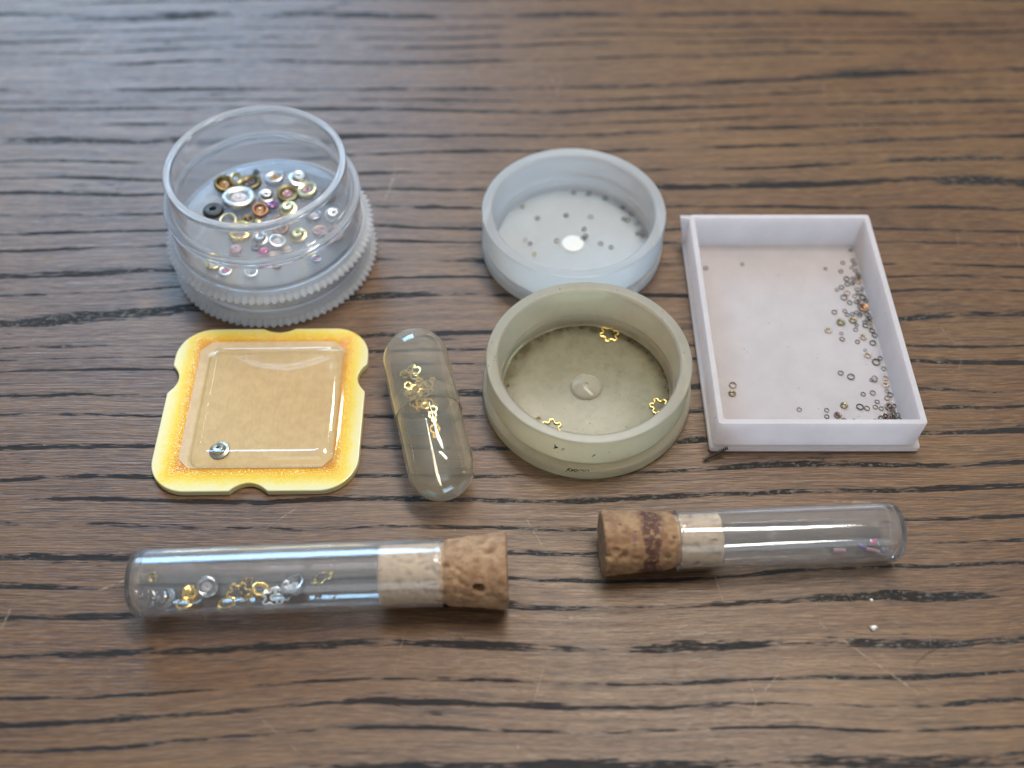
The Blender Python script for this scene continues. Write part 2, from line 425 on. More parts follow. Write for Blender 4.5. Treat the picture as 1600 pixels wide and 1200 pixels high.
# lower body, stepped shoulder and narrower collar, all walls with real thickness
prof = [(11.15, 1.3), (11.9, 1.3), (11.9, 5.3), (12.0, 5.95), (10.95, 6.5), (10.92, 10.75), (10.1, 10.75), (10.2, 6.0), (11.2, 5.2), (11.2, 2.1)]
obj('body', lathe('body', densify(fillet(prof, [0.1, 0.1, 0.3, 0.45, 0.4, 0.30, 0.30, 0.4, 0.4, 0.1], 6)), 192, True, 60), M['jar_clear'], jar)
obj('floor', lathe('floor', [(0, 1.35), (10.7, 1.35), (10.95, 1.6), (10.95, 2.0), (10.6, 2.05), (0, 2.05)], 128, False), M['jar_floor'], jar)
def bead(r, z, a, b, n=14): return [(r + a * math.cos(2 * math.pi * i / n), z + b * math.sin(2 * math.pi * i / n)) for i in range(n)]
obj('rim', lathe('rim', bead(10.51, 11.05, 0.43, 0.30), 192, True, 180), M['jar_edge_glint'], jar)  # whitish bead added to draw the light line along the rim
obj('shoulder', lathe('shoulder', bead(11.72, 6.35, 0.36, 0.30), 192, True, 180), M['jar_edge_glint'], jar)  # likewise added, for the bright line that light draws on the shoulder
JF = 4.4 + 2.07          # height of the jar floor's upper face

# jewel settings: one mesh for each kind and size, stones as children
_cache = {}
def setting_mesh(kind, d):
    key = (kind, round(d, 2))
    if key in _cache: return _cache[key]
    r = d / 2
    if kind == 'ring':      # flat collar with a bevelled hole
        pr = fillet([(r * 0.45, 0.0), (r, 0.0), (r, r * 0.34), (r * 0.82, r * 0.40), (r * 0.58, r * 0.30), (r * 0.45, r * 0.12)], r * 0.05, 2)
    elif kind == 'cup':     # deep collar with a wide mouth
        pr = fillet([(r * 0.30, 0.0), (r * 0.92, 0.0), (r, r * 0.25), (r * 0.98, r * 0.62), (r * 0.78, r * 0.66), (r * 0.55, r * 0.28), (r * 0.30, r * 0.18)], r * 0.05, 2)
    elif kind == 'hat':     # brim below, small raised drum above
        pr = fillet([(r * 0.12, 0.0), (r, 0.0), (r, r * 0.16), (r * 0.66, r * 0.20), (r * 0.60, r * 0.62), (r * 0.50, r * 0.70), (r * 0.16, r * 0.66), (r * 0.10, r * 0.5)], r * 0.05, 2)
    elif kind == 'washer':
        pr = fillet([(r * 0.28, 0.0), (r * 0.96, 0.0), (r, r * 0.2), (r * 0.9, r * 0.46), (r * 0.34, r * 0.5), (r * 0.28, r * 0.4)], r * 0.07, 2)
    elif kind == 'hoop':    # thin plain ring
        pr = fillet([(r * 0.74, 0.0), (r, 0.0), (r, r * 0.34), (r * 0.74, r * 0.34)], r * 0.08, 2)
    elif kind == 'pill':    # small domed stone
        pr = [(0, 0), (r * 0.8, 0), (r, r * 0.2), (r * 0.98, r * 0.5), (r * 0.75, r * 0.68), (r * 0.3, r * 0.70), (r * 0.2, r * 0.52), (0, r * 0.45)]
        m = lathe('stone', pr, 28, False, 40); _cache[key] = m; return m
    m = lathe(kind, pr, 40 if d > 1.2 else 26, True, 45); _cache[key] = m
    return m
_mats = {}
def with_mat(mesh, mat):
    k = (mesh.name, mat.name)
    if k not in _mats:
        m = mesh.copy(); m.materials.clear(); m.materials.append(mat); _mats[k] = m
    return _mats[k]
def jewel(name, kind, d, mat, loc, label, group, stone=None, tilt=(0, 0), cat='watch jewel'):
    o = obj(name, with_mat(setting_mesh(kind, d), M[mat]), None, None, loc, (R(tilt[0]), R(tilt[1]), random.uniform(0, 6)))
    tag(o, label, cat, group)
    if stone:
        r = d / 2
        sr, sz = {'ring': (0.50, 0.06), 'cup': (0.50, 0.16), 'hat': (0.30, 0.42), 'washer': (0.34, 0.16)}[kind]
        key = ('stone', round(r * sr, 2))
        if key not in _cache:
            q = r * sr
            _cache[key] = lathe('stone', [(q * 0.12, q * 0.22), (q * 0.12, 0), (q, 0), (q, q * 0.22), (q * 0.8, q * 0.42), (q * 0.4, q * 0.40), (q * 0.2, q * 0.26)], 24, True, 40)
        obj('stone', with_mat(_cache[key], M[stone]), None, o, (0, 0, r * sz))
    return o
JAR = [
 ('cup', 'olive', 2.3, -37.44, 27.0, 0, (14, -10), 'amberg', 'dark brass cup with brown stone at far rear of jar floor'),
 ('ring', 'palebrass', 1.5, -35.97, 27.73, 0.25, (55, 10), None, 'pale yellow brass disc tipped on edge between two dark settings'),
 ('ring', 'olive', 2.5, -34.12, 27.6, 0, (6, 0), 'darkgem', 'olive bronze ring with dark brown stone behind big white setting'),
 ('washer', 'darksteel', 0.8, -33.81, 30.06, 0, (0, 0), None, 'tiny dark speck of a jewel farthest back in jar'),
 ('ring', 'nickel', 2.25, -31.08, 28.58, 0, (8, 6), 'amberg', 'white nickel ring with golden stone at back of jar'),
 ('ring', 'nickel', 3.6, -35.02, 24.25, 0.25, (7, 4), 'palegem', 'largest white nickel setting with pale pink stone in jar'),
 ('hat', 'steel', 1.85, -31.7, 25.2, 0.1, (10, 8), 'pinkgem', 'bright steel hat-shaped setting with pink stone at middle of pile'),
 ('washer', 'darksteel', 2.3, -38.1, 22.49, 0, (4, 0), None, 'dark grey domed washer with small black hole in jar'),
 ('cup', 'copper', 1.75, -32.14, 22.49, 0, (12, 8), 'amberg', 'orange copper cup with amber stone at centre of jar'),
 ('pill', 'violet', 1.35, -30.69, 23.19, 0.1, (20, 0), None, 'violet stone wedged beside orange copper cup'),
 ('hoop', 'palebrass', 1.9, -35.94, 20.76, 0, (10, -8), None, 'thin glinting pale brass hoop in front of big white setting'),
 ('ring', 'olive', 1.3, -33.5, 21.1, 0, (6, 6), 'darkgem', 'small olive ring next to orange copper cup'),
 ('pill', 'brass', 0.75, -32.2, 20.9, 0, (0, 0), None, 'tiny bright brass bead below orange copper cup'),
 ('ring', 'gold', 2.45, -34.16, 19.0, 0.05, (5, 0), None, 'bright gold ring with open hole near jar front'),
 ('hat', 'nickel', 2.3, -27.96, 28.46, 0, (8, 10), None, 'white hat-shaped setting at back of jar beside golden-stoned ring'),
 ('ring', 'olive', 2.35, -29.01, 25.44, 0.1, (10, -6), 'pinkgem', 'olive bronze ring with two-tone pink stone behind yellow hat setting'),
 ('ring', 'palebrass', 2.35, -26.54, 26.27, 0, (7, 8), 'pinkgem', 'pale brass ring with salmon stone in front of white hat'),
 ('hat', 'palebrass', 2.0, -28.6, 22.84, 0.15, (8, 0), None, 'pale yellow hat-shaped setting in the middle of jar'),
 ('cup', 'brown', 1.7, -23.61, 25.2, 0, (10, 12), 'amberg', 'brown bronze cup by itself near jar side wall'),
 ('ring', 'steel', 1.75, -25.43, 22.26, 0, (6, 5), 'palegem', 'faint silver ring with pale stone beside silver hat'),
 ('hat', 'nickel', 1.85, -22.98, 22.26, 0, (12, 10), None, 'silver hat-shaped setting leaning near jar side wall'),
 ('cup', 'copper', 1.95, -29.17, 19.9, 0, (10, -10), 'darkgem', 'brownish copper cup with dark stone behind green-gold hat'),
 ('hat', 'brass', 1.95, -26.94, 18.61, 0, (10, 5), None, 'green-gold hat-shaped setting in front half of jar'),
 ('ring', 'peach', 1.55, -24.4, 19.5, 0, (4, 4), 'pinkgem', 'pinkish disc beside the scalloped copper setting'),
 ('ring', 'peach', 2.1, -22.6, 18.4, 0.1, (8, 10), 'violet', 'peach copper ring with violet stone close to jar wall'),
 ('hat', 'steel', 1.8, -31.59, 18.05, 0.1, (6, -6), None, 'silver disc with small drum at jar front'),
 ('washer', 'darksteel', 1.05, -31.9, 16.7, 0, (4, 0), None, 'small dark washer behind the magenta ruby'),
 ('pill', 'ruby', 1.1, -30.82, 15.94, 0, (4, 0), None, 'bright magenta ruby near jar front'),
 ('cup', 'nickel', 1.8, -29.4, 17.27, 0, (14, 6), 'palegem', 'white cup with pale stone next to magenta ruby'),
 ('pill', 'pinkgem', 1.3, -34.27, 16.27, 0, (0, 0), None, 'pale pink ruby alone in front of gold ring'),
 ('pill', 'peach', 0.95, -28.1, 16.3, 0, (0, 0), None, 'tiny peach bead beside white cup'),
 ('ring', 'peach', 1.1, -29.5, 15.4, 0, (0, 0), 'palegem', 'small pinkish white ring in front of white cup'),
 ('ring', 'brass', 1.65, -36.5, 13.6, 0, (6, -4), 'palegem', 'gold ring with pale stone at the jar front wall'),
 ('ring', 'nickel', 1.35, -34.9, 12.6, 0, (4, 0), 'ruby', 'clear-rimmed ruby beside gold ring at jar front wall'),
 ('cup', 'nickel', 1.35, -31.72, 12.2, 0, (12, 0), None, 'small open white cup at very front of jar floor'),
 ('ring', 'steel', 1.1, -24.3, 14.7, 0, (0, 0), 'ruby', 'small steel ring with ruby set apart near jar front'),
 ('washer', 'brown', 1.1, -28.91, 13.56, 0, (0, 0), None, 'small brown washer at jar front between white cup and ruby ring'),
]
for kind, mat, d, x, y, dz, tilt, stone, label in JAR:
    d *= 1.18
    lift = math.sin(R(max(abs(tilt[0]), abs(tilt[1])))) * d / 2
    jewel('loose_stone' if kind == 'pill' else 'jewel_setting', kind, d, mat, (x, y, JF + dz + lift), label, 'loose jewels in the clear jar', stone, tilt)

# ------------------------------------------------------------------ round dishes
def dish(name, label, x, y, mat, fmat, Rw=11.77, Rf=12.27, h=6.85, tin=1.4, gate=None, gate_h=0.0):
    e = empty(name, (x, y, 0)); tag(e, label, 'dish')
    ri = Rw - tin
    prof = [(ri - 0.5, 0.25), (Rf - 1.2, 0.25), (Rf - 0.9, 0.0), (Rf - 0.35, 0.0), (Rf, 0.5), (Rf, 1.75), (Rf - 0.12, 1.95), (Rw - 0.55, 2.05),
            (Rw - 0.55, 2.6), (Rw - 0.02, 2.9), (Rw, h - 0.12), (Rw - 0.1, h), (ri + 0.22, h - 0.02), (ri, h - 0.3), (ri - 0.12, 2.5), (ri - 0.30, 2.35), (ri - 0.36, 0.84), (ri - 0.5, 0.81)]
    rad = [0, .1, .1, .15, .15, .12, .1, .15, .15, .15, .1, .1, .12, .12, .08, .08, .06, 0]
    obj('bowl_wall', lathe('bowl_wall', densify(fillet(prof, rad, 3), True), 176, True, 50), mat, e)
    obj('bowl_floor', lathe('bowl_floor', [(0, 0.28), (ri - 0.51, 0.28), (ri - 0.51, 0.79), (ri - 0.8, 0.80), (0, 0.80)], 128, False), fmat, e)
    if gate == 'flat':
        obj('moulding_gate', lathe('gate', fillet([(0, 0.79), (1.5, 0.79), (1.42, 0.95), (0, 0.95)], [0, 0, .06, 0], 3, False), 48, False), M['milky_pale'], e, (0.15, -0.2, 0))
    else:
        g = [(1.95, 0.79), (1.85, 1.0), (1.55, 1.12), (1.0, 1.32), (0.25, 1.40), (0.22, 1.28), (0, 1.26)]
        obj('moulding_gate', lathe('gate', g, 48, False, 50), mat, e, (0, 0.35, 0))
    return e
DW = (7.9, 22.75); DA = (8.8, -1.4)
white_dish = dish('round_dish', 'milky white round plastic dish behind the yellowed one', *DW, M['milky'], M['milky_floor'], 11.75, 11.85, gate='flat')
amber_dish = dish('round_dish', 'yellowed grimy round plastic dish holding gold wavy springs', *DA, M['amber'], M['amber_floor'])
# grime caught in the corner of the old dish and on its rim
rg = random.Random(3); gv, gf = [], []
def blob(x, y, z, s):
    b = len(gv)
    for dx, dy, dz in ((1, 0, 0), (-1, 0, 0), (0, 1, 0), (0, -1, 0), (0, 0, 1), (0, 0, -1)):
        k = s * rg.uniform(0.5, 1.4); gv.append((x + dx * k, y + dy * k, z + dz * k * 0.6))
    for f in ((0, 2, 4), (2, 1, 4), (1, 3, 4), (3, 0, 4), (2, 0, 5), (1, 2, 5), (3, 1, 5), (0, 3, 5)): gf.append([b + i for i in f])
for i in range(46):
    a = rg.uniform(0.05, 1.0) * math.pi; r = 9.35 + rg.uniform(-0.35, 0.2)
    blob(r * math.cos(a), r * math.sin(a), 0.9 + max(0, r - 9.3) * 0.5, rg.uniform(0.04, 0.11))
for i in range(40):
    a = rg.uniform(0, 2 * math.pi); r = 9 * math.sqrt(rg.random()); blob(r * math.cos(a), r * math.sin(a), 0.84, rg.uniform(0.03, 0.09))
for i in range(24):
    a = rg.uniform(0.0, 1.1) * math.pi; r = rg.uniform(10.6, 11.5); blob(r * math.cos(a), r * math.sin(a), 6.85, rg.uniform(0.025, 0.07))
for (a, z, s) in ((-1.85, 5.2, .12), (-1.86, 4.9, .09), (-1.55, 4.6, .07), (-1.42, 5.0, .06), (-1.9, 4.2, .06), (-1.2, 5.4, .05)):
    blob(11.77 * math.cos(a), 11.77 * math.sin(a), z, s)
for i in range(14):
    a = -1.78 + i * 0.014; blob(12.2 * math.cos(a), 12.2 * math.sin(a), 2.1 + 0.12 * math.sin(i * 1.7), 0.10)
blob(0.6, -8.6, 0.9, 0.2)
def hair(pts, s):
    for (x0, y0, z0), (x1, y1, z1) in zip(pts, pts[1:]):
        for k in range(7): q = k / 7; blob(x0 + (x1 - x0) * q, y0 + (y1 - y0) * q, z0 + (z1 - z0) * q, s)
def on_wall(a, z, r=11.8): return (r * math.cos(a), r * math.sin(a), z)
hair([on_wall(-1.93, 5.6), on_wall(-1.92, 5.2), on_wall(-1.94, 4.7)], 0.07); hair([on_wall(-1.905, 5.25), on_wall(-1.925, 5.0)], 0.12)
hair([on_wall(-1.57, 4.4), on_wall(-1.55, 4.8)], 0.07)
hair([on_wall(-1.80, 1.6, 12.25), on_wall(-1.785, 1.95, 12.2), on_wall(-1.76, 1.7, 12.25), on_wall(-1.74, 2.0, 12.2), on_wall(-1.71, 1.75, 12.25), on_wall(-1.69, 2.0, 12.1)], 0.08)
g = obj('grime', build('grime', gv, gf, smooth=False), M['grime'], amber_dish); g['kind'] = 'stuff'

# gold wavy springs
def wavy(d, lobes=6, amp=0.16, wire=0.09):
    pts = []
    for i in range(144):
        a = 2 * math.pi * i / 144
        s = math.tanh(3.0 * math.cos(lobes * a)) / math.tanh(3.0)
        r = d / 2 * (1 - amp + amp * s)
        pts.append((r * math.cos(a), r * math.sin(a), 0))
    return tube_path('wavy_spring', pts, wire, 6, True, 0.8)
wm = wavy(2.3); wm.materials.append(M['gold'])
for (x, y, lab, rot) in ((12.0, 7.0, 'gold wavy ring spring at the far side of the yellowed dish', 0.2),
                    (17.3, -4.0, 'gold wavy ring spring half hidden by dish rim towards the pink tray', 0.9),
                    (4.6, -7.0, 'gold wavy ring spring half hidden by front rim of yellowed dish', 0.5)):
    tag(obj('shock_spring', wm, None, None, (x, y, 0.98), (R(4), R(3), rot)), lab, 'spring', 'gold springs in the yellowed dish')
tag(obj('spring_fragment', tube_path('fragment', [(-.25, 0, 0), (0, .06, 0), (.25, -.03, 0)], 0.08, 6), M['gold'], None, (3.1, -5.6, 0.95)), 'tiny gold fragment beside spring near front of yellowed dish', 'spring')

# rings in the milky dish
WH = [(8.49, 32.2), (10.61, 32.1), (10.35, 31.68), (12.73, 31.11), (1.41, 29.48), (3.41, 27.26), (7.32, 27.81), (10.6, 27.56), (15.02, 29.3), (16.2, 28.1), (15.09, 27.07), (15.55, 26.66), (16.8, 26.2), (9.63, 25.17), (17.2, 24.6), (16.7, 24.28), (17.3, 23.7), (1.75, 23.21), (2.39, 22.5), (5.92, 23.03), (9.42, 23.42), (9.76, 23.69), (11.67, 22.5), (13.05, 21.84), (2.94, 20.61)]
WL = ['pale ring at the far wall of the milky dish, left of a dark one', 'dark ring at the far wall of the milky dish', 'faint ring in front of the dark one at the milky dish far wall', 'milky dish ring between the far wall pair and the side cluster', 'lone dark ring at the left edge of the milky dish floor', 'lone faint ring in the left rear part of the milky dish', 'dark ring in the middle rear of the milky dish floor', 'faint ring behind the white centre spot of the milky dish', 'rearmost ring of the cluster on the tray side of the milky dish', 'ring second from the rear in the tray-side cluster of the milky dish', 'dark ring of the touching pair in the tray-side cluster of the milky dish', 'faint ring of the touching pair in the tray-side cluster of the milky dish', 'single dark ring between pair and wall pile in the milky dish', 'faint ring directly behind the centre spot pair in the milky dish', 'topmost ring of the pile at the tray-side wall of the milky dish', 'innermost ring of the pile at the tray-side wall of the milky dish', 'front ring of the pile at the tray-side wall of the milky dish', 'rear one of three rings in a row at the left front of the milky dish', 'middle one of three rings in a row at the left front of the milky dish', 'ring just left of the white centre spot of the milky dish', 'pale ring lying on the edge of the white centre spot', 'dark ring overlapping the pale one at the white centre spot', 'left one of two rings right of the white centre spot', 'right one of two rings right of the white centre spot', 'tiny brass-coloured ring nearest the front of the milky dish']
for i, (x, y) in enumerate(WH):
    mat = ('ringsteel', 'ringsteel', 'steel', 'ringsteel', 'olive')[i % 5] if i != 24 else 'brass'
    d = random.choice((0.62, 0.66, 0.72))
    lab = WL[i]
    jewel('tiny_ring', 'hoop', d, mat, (x, y, 0.86 + (0.2 if i in (2, 11, 16, 21) else 0)), lab, 'tiny rings in the milky dish', None, (random.uniform(-5, 12), random.uniform(-8, 8)), 'ring')

# ------------------------------------------------------------------ pinkish tray
tray = empty('rectangular_tray', (34.5, 6.95, 0))
tag(tray, 'pinkish white rectangular plastic tray scattered with tiny rings', 'tray')
def ring_of(hx, hy, z, dx=0.0): return [(-hx + dx, -hy, z), (hx + dx, -hy, z), (hx + dx, hy, z), (-hx + dx, hy, z)]
def loft(name, loops, cap0=True, cap1=True, rc=0.5, n=4):
    """stack of rounded rectangles"""
    verts, faces = [], []; k = None
    for (hx, hy, z, rr) in loops:
        o = fillet([(-hx, -hy), (hx, -hy), (hx, hy), (-hx, hy)], rr, n); k = len(o)
        verts += [(a, b, z) for a, b in o]
    for l in range(len(loops) - 1):
        for i in range(k):
            j = (i + 1) % k; faces.append([l * k + i, l * k + j, (l + 1) * k + j, (l + 1) * k + i])
    if cap0: faces.append(list(range(k))[::-1])
    if cap1: faces.append([(len(loops) - 1) * k + i for i in range(k)])
    return build(name, verts, faces, 32)
hx, hy = 11.62, 16.48
obj('tray_body', loft('tray_body', [(hx - .35, hy - .35, 0.12, .35), (hx + .02, hy + .02, 0.3, .4), (hx + .34, hy + .34, 0.36, .4), (hx + .36, hy + .36, 0.9, .4), (hx + .3, hy + .3, 1.0, .4),
    (hx - .10, hy - .10, 1.04, .4), (hx - .02, hy - .02, 5.2, .4), (hx - .07, hy - .07, 5.3, .35), (hx - .62, hy - .62, 5.3, .3), (hx - .68, hy - .68, 5.22, .3), (hx - .95, hy - .95, 0.85, .35), (hx - 1.05, hy - 1.05, .66, .35), (hx - 1.2, hy - 1.2, .62, .35), (hx - 1.4, hy - 1.4, .62, .35), (hx - 1.8, hy - 1.8, .62, .35)]), M['pink'], tray)
# the end wall carries a small lip past the long side
lv = [(-hx - 0.35, hy - 0.9, 1.0), (-hx + 0.05, hy - 0.9, 1.0), (-hx + 0.05, hy - 0.05, 1.0), (-hx - 0.35, hy - 0.05, 1.0),
      (-hx - 1.15, hy - 0.55, 5.24), (-hx + 0.05, hy - 0.75, 5.24), (-hx + 0.05, hy - 0.12, 5.24), (-hx - 1.15, hy - 0.12, 5.24)]
obj('corner_lip', build('corner_lip', lv, [[0, 3, 2, 1], [4, 5, 6, 7], [0, 1, 5, 4], [1, 2, 6, 5], [2, 3, 7, 6], [3, 0, 4, 7]], smooth=False), M['pink'], tray)

gv, gf = [], []; rg = random.Random(11)
for i in range(34): blob(rg.uniform(-hx + 1.5, hx - 1.5), rg.uniform(-hy + 1.5, hy - 1.5), 0.63, rg.uniform(0.025, 0.07))
for i in range(10): blob(hx - 0.72 - rg.uniform(0, 0.2), rg.uniform(-hy + 1, hy - 1), rg.uniform(1.5, 4.5), rg.uniform(0.03, 0.07))
for i in range(8): blob(-hx + 0.02 - 0.1, rg.uniform(-hy + 1, hy - 1), rg.uniform(1.5, 4.8), rg.uniform(0.03, 0.07))
for i in range(8): blob(rg.uniform(-hx + 1, hx - 1), -hy + 0.05, rg.uniform(1.3, 4.8), rg.uniform(0.02, 0.05))
g = obj('specks', build('specks', gv, gf, smooth=False), M['grime'], tray); g['kind'] = 'stuff'
TR = [(25.16, 18.3, 0.66, 's'), (29.98, 18.98, 0.58, 's'), (26.29, -0.7, 0.99, 's'), (26.06, -1.93, 1.06, 'y'), (33.64, -4.25, 0.6, 's'), (44.6, 21.5, 0.59, 's'), (44.5, 19.66, 0.67, 's'), (44.6, 19.0, 0.67, 's'), (43.1, 19.21, 0.67, 's'), (40.67, 18.19, 0.58, 's'), (42.58, 17.73, 0.66, 's'), (44.1, 18.41, 0.58, 's'), (44.5, 17.85, 0.66, 's'), (44.7, 17.17, 0.66, 's'), (43.07, 16.39, 0.82, 's'), (42.99, 15.5, 0.74, 's'), (43.68, 15.73, 0.49, 's'), (44.5, 15.95, 0.99, 'p'), (44.75, 14.73, 0.57, 's'), (42.15, 14.95, 0.74, 's'), (41.49, 14.52, 0.57, 's'), (42.7, 13.97, 0.9, 'p'), (42.15, 13.21, 0.97, 's'), (44.05, 14.63, 0.65, 's'), (44.08, 13.97, 0.65, 's'), (42.71, 12.35, 0.73, 's'), (43.62, 12.46, 0.73, 's'), (44.5, 13.21, 0.97, 's'), (44.7, 12.56, 0.73, 's'), (44.3, 11.49, 1.53, 'c'), (40.48, 10.75, 0.72, 's'), (41.81, 10.96, 0.64, 's'), (42.01, 10.33, 0.64, 's'), (42.67, 10.43, 0.64, 's'), (43.17, 10.54, 0.64, 's'), (43.49, 10.12, 0.64, 's'), (44.5, 10.4, 0.72, 's'), (44.69, 9.8, 0.72, 's'), (40.97, 9.07, 1.28, 'y'), (42.55, 9.38, 1.12, 'y'), (42.89, 8.65, 0.56, 's'), (42.59, 7.93, 0.63, 's'), (43.9, 8.55, 0.8, 's'), (44.56, 9.07, 0.72, 's'), (44.41, 8.34, 0.79, 'y'), (44.6, 7.72, 0.71, 's'), (44.75, 7.0, 0.79, 's'), (39.16, 7.82, 1.11, 't'), (40.73, 7.31, 0.55, 's'), (40.64, 6.39, 0.71, 's'), (43.29, 6.7, 1.03, 't'), (42.45, 5.98, 0.63, 's'), (44.29, 5.78, 0.86, 's'), (43.13, 4.68, 0.47, 's'), (43.28, 3.88, 1.01, 't'), (44.07, 2.79, 1.08, 's'), (44.7, 3.38, 0.62, 's'), (44.8, 1.81, 0.62, 's'), (39.5, 1.13, 0.77, 's'), (40.62, 0.55, 1.0, 's'), (42.98, 0.07, 0.54, 's'), (43.3, 0.16, 0.92, 's'), (44.7, 0.36, 0.77, 'p'), (44.5, -0.6, 0.99, 'p'), (41.57, -2.02, 0.61, 's'), (42.74, -1.83, 0.76, 's'), (44.45, -1.55, 0.53, 's'), (44.75, -2.11, 0.76, 's'), (44.3, -2.58, 0.76, 's'), (43.0, -3.14, 0.68, 's'), (42.63, -3.89, 0.68, 's'), (38.98, -3.7, 1.05, 'y'), (40.83, -3.89, 0.98, 's'), (41.61, -4.07, 0.75, 's'), (44.28, -3.89, 1.28, 'b'), (36.84, -4.35, 0.6, 's'), (36.68, -5.26, 0.67, 's'), (37.98, -5.08, 1.04, 'b'), (38.57, -5.9, 0.97, 'y'), (39.76, -5.9, 0.67, 's'), (42.21, -5.9, 0.67, 's'), (43.56, -5.17, 1.04, 'p'), (44.04, -5.35, 0.89, 'p'), (43.01, -5.63, 0.97, 's'), (44.52, -4.71, 0.6, 's'), (44.5, -5.17, 0.67, 's'), (44.8, -5.26, 0.82, 's'), (44.39, -5.81, 0.67, 's'), (44.8, -5.9, 0.74, 's'), (43.61, -5.99, 0.67, 's'),
      (44.24, -4.37, 0.76, 's'), (43.28, -4.1, 0.62, 's'), (43.36, -5.36, 0.62, 's'), (43.62, 10.73, 0.58, 's'), (44.71, 9.67, 0.58, 's'), (43.79, 10.51, 0.62, 's'), (43.52, -5.43, 0.7, 's'), (43.76, 11.59, 0.66, 's'), (44.33, -5.79, 0.58, 's'), (43.65, 15.55, 0.7, 's'), (44.68, 16.46, 0.66, 's'), (43.91, 9.14, 0.58, 's'), (43.56, 13.43, 0.62, 's'), (44.61, 16.54, 0.66, 's'), (44.56, 9.86, 0.58, 's'), (44.18, -5.42, 0.62, 's'), (44.33, 16.39, 0.66, 's'), (43.69, -5.53, 0.7, 's'), (44.68, -4.02, 0.58, 's'), (44.28, 13.75, 0.62, 's'), (43.85, 16.33, 0.62, 's'), (44.63, -4.09, 0.7, 's'), (43.8, 12.48, 0.7, 's'), (43.93, -5.5, 0.7, 's'), (43.95, 11.54, 0.62, 's'), (44.25, 9.35, 0.7, 's')]
special = {0: 'tiny steel ring by itself at far corner of pink tray nearest the milky dish',
 1: 'tiny steel ring alone on the empty far part of the pink tray floor',
 2: 'farther ring of the lone pair in the pink tray',
 3: 'brassy ring, nearer of the lone pair in the pink tray',
 4: 'lone tiny steel ring near the front wall of the pink tray',
 17: 'pinkish ring high up in the scatter beside the tray side wall', 21: 'pale pink ring among steel rings at far end of the tray scatter',
 29: 'largest copper-coloured disc heaped against the tray side wall', 38: 'olive yellow ring, wider of two in the middle of the tray scatter',
 39: 'olive yellow ring, smaller of two in the middle of the tray scatter', 44: 'small yellowish ring among dark rings by the tray side wall',
 47: 'tan bronze ring on the empty-side edge of the tray scatter', 50: 'tan ring below the olive pair in the tray scatter', 54: 'tan ring touching a tiny ring midway along tray scatter',
 62: 'small coppery ring above a pale copper disc in pink tray', 63: 'pale copper disc below a small coppery ring in pink tray', 71: 'olive yellow disc in front part of pink tray',
 74: 'wide brown ring just behind the corner heap in pink tray', 77: 'brown ring near tray front wall beside pale brass disc', 78: 'pale brass disc against the tray front wall',
 81: 'peach disc on top of the corner heap in pink tray', 82: 'second peach disc, half under the first, in the tray corner heap'}
tm = {'s': 'ringsteel', 'y': 'olive', 'p': 'peach', 'c': 'copper', 't': 'tan', 'b': 'brown'}
NEAR = {5: 'at the far end of the scatter', 13: 'by the side wall at the far end', 17: 'close to the upper pinkish ring', 21: 'close to the pale pink ring', 29: 'close to the big copper disc', 30: 'on the empty side of the copper disc', 38: 'close to the wider olive ring', 39: 'close to the smaller olive ring', 44: 'in the dark clump by the yellowish ring', 47: 'close to the tan ring at the edge', 50: 'close to the tan ring under the olive pair', 54: 'close to the tan ring midway', 58: 'out on the empty side midway', 63: 'close to the pale copper disc', 68: 'in the trio behind the wide brown ring', 71: 'close to the front olive disc', 74: 'close to the wide brown ring', 77: 'close to the front brown ring', 81: 'close to the peach discs of the corner heap', 86: 'in the outer end of the corner heap'}
placed = []
for i, (x, y, d, k) in enumerate(TR):
    over = sum(1 for (a, b, e) in placed if math.hypot(a - x, b - y) < 0.42 * (d + e))
    placed.append((x, y, d))
    z = 0.64 + 0.16 * min(over, 3)
    if i in special: lab = special[i]
    else:
        near = min(NEAR, key=lambda n: math.hypot(TR[n][0] - x, TR[n][1] - y))
        size = 'very tiny' if d < 0.62 else 'tiny' if d < 0.73 else 'small' if d < 0.9 else 'medium'
        lab = size + ' dark ring ' + NEAR[near] + ' in the pink tray'
    kind = 'ring' if (d > 0.95 and k != 's') else 'hoop'
    st = {'c': 'amberg', 'b': 'darkgem'}.get(k) if kind == 'ring' else None
    mat = tm[k] if k != 's' else random.choice(('ringsteel', 'ringsteel', 'darksteel', 'brown'))
    jewel('tiny_ring', kind, round(d * (0.92 if k == 's' else 0.85), 1), mat, (x, y, z), lab, 'rings in the pink tray', st, (random.uniform(-4, 8) + 9 * over, random.uniform(-6, 6)), 'ring')

# ------------------------------------------------------------------ yellow plate with a clear blister
YX, YY = -29.1, -3.75
def notch_outline(h, rc, notches, step=0.25):
    base = fillet([(-h, -h), (h, -h), (h, h), (-h, h)], rc, 14)
    pts = []
    for i in range(len(base)):
        a = Vector(base[i]); b = Vector(base[(i + 1) % len(base)]); k = max(1, int((b - a).length / step))
        pts += [tuple(a.lerp(b, j / k)) for j in range(k)]
    out = []
    for px, py in pts:
        for (nx, ny, wd, dp) in notches:
            along = (px - nx) if abs(ny) > h * 0.9 else (py - ny)
            on = abs(py - ny) < 1e-3 if abs(ny) > h * 0.9 else abs(px - nx) < 1e-3
            if on and abs(along) < wd:
                s = max(0.0, math.cos(along / wd * math.pi / 2)) ** 0.8 * dp
                if abs(ny) > h * 0.9: py -= math.copysign(s, ny)
                else: px -= math.copysign(s, nx)
                break
        out.append((px, py))
    return out
H = 11.7
outl = notch_outline(H, 4.3, [(0.5, H, 1.9, 0.6), (-H, 4.0, 2.0, 1.0), (H, 4.0, 2.0, 1.0), (-0.3, -H, 2.1, 1.05)])
t = Tree('yellow_plate'); p = t.mm()
sep = t.t.nodes.new('ShaderNodeSeparateXYZ'); t.put(sep.inputs[0], p)
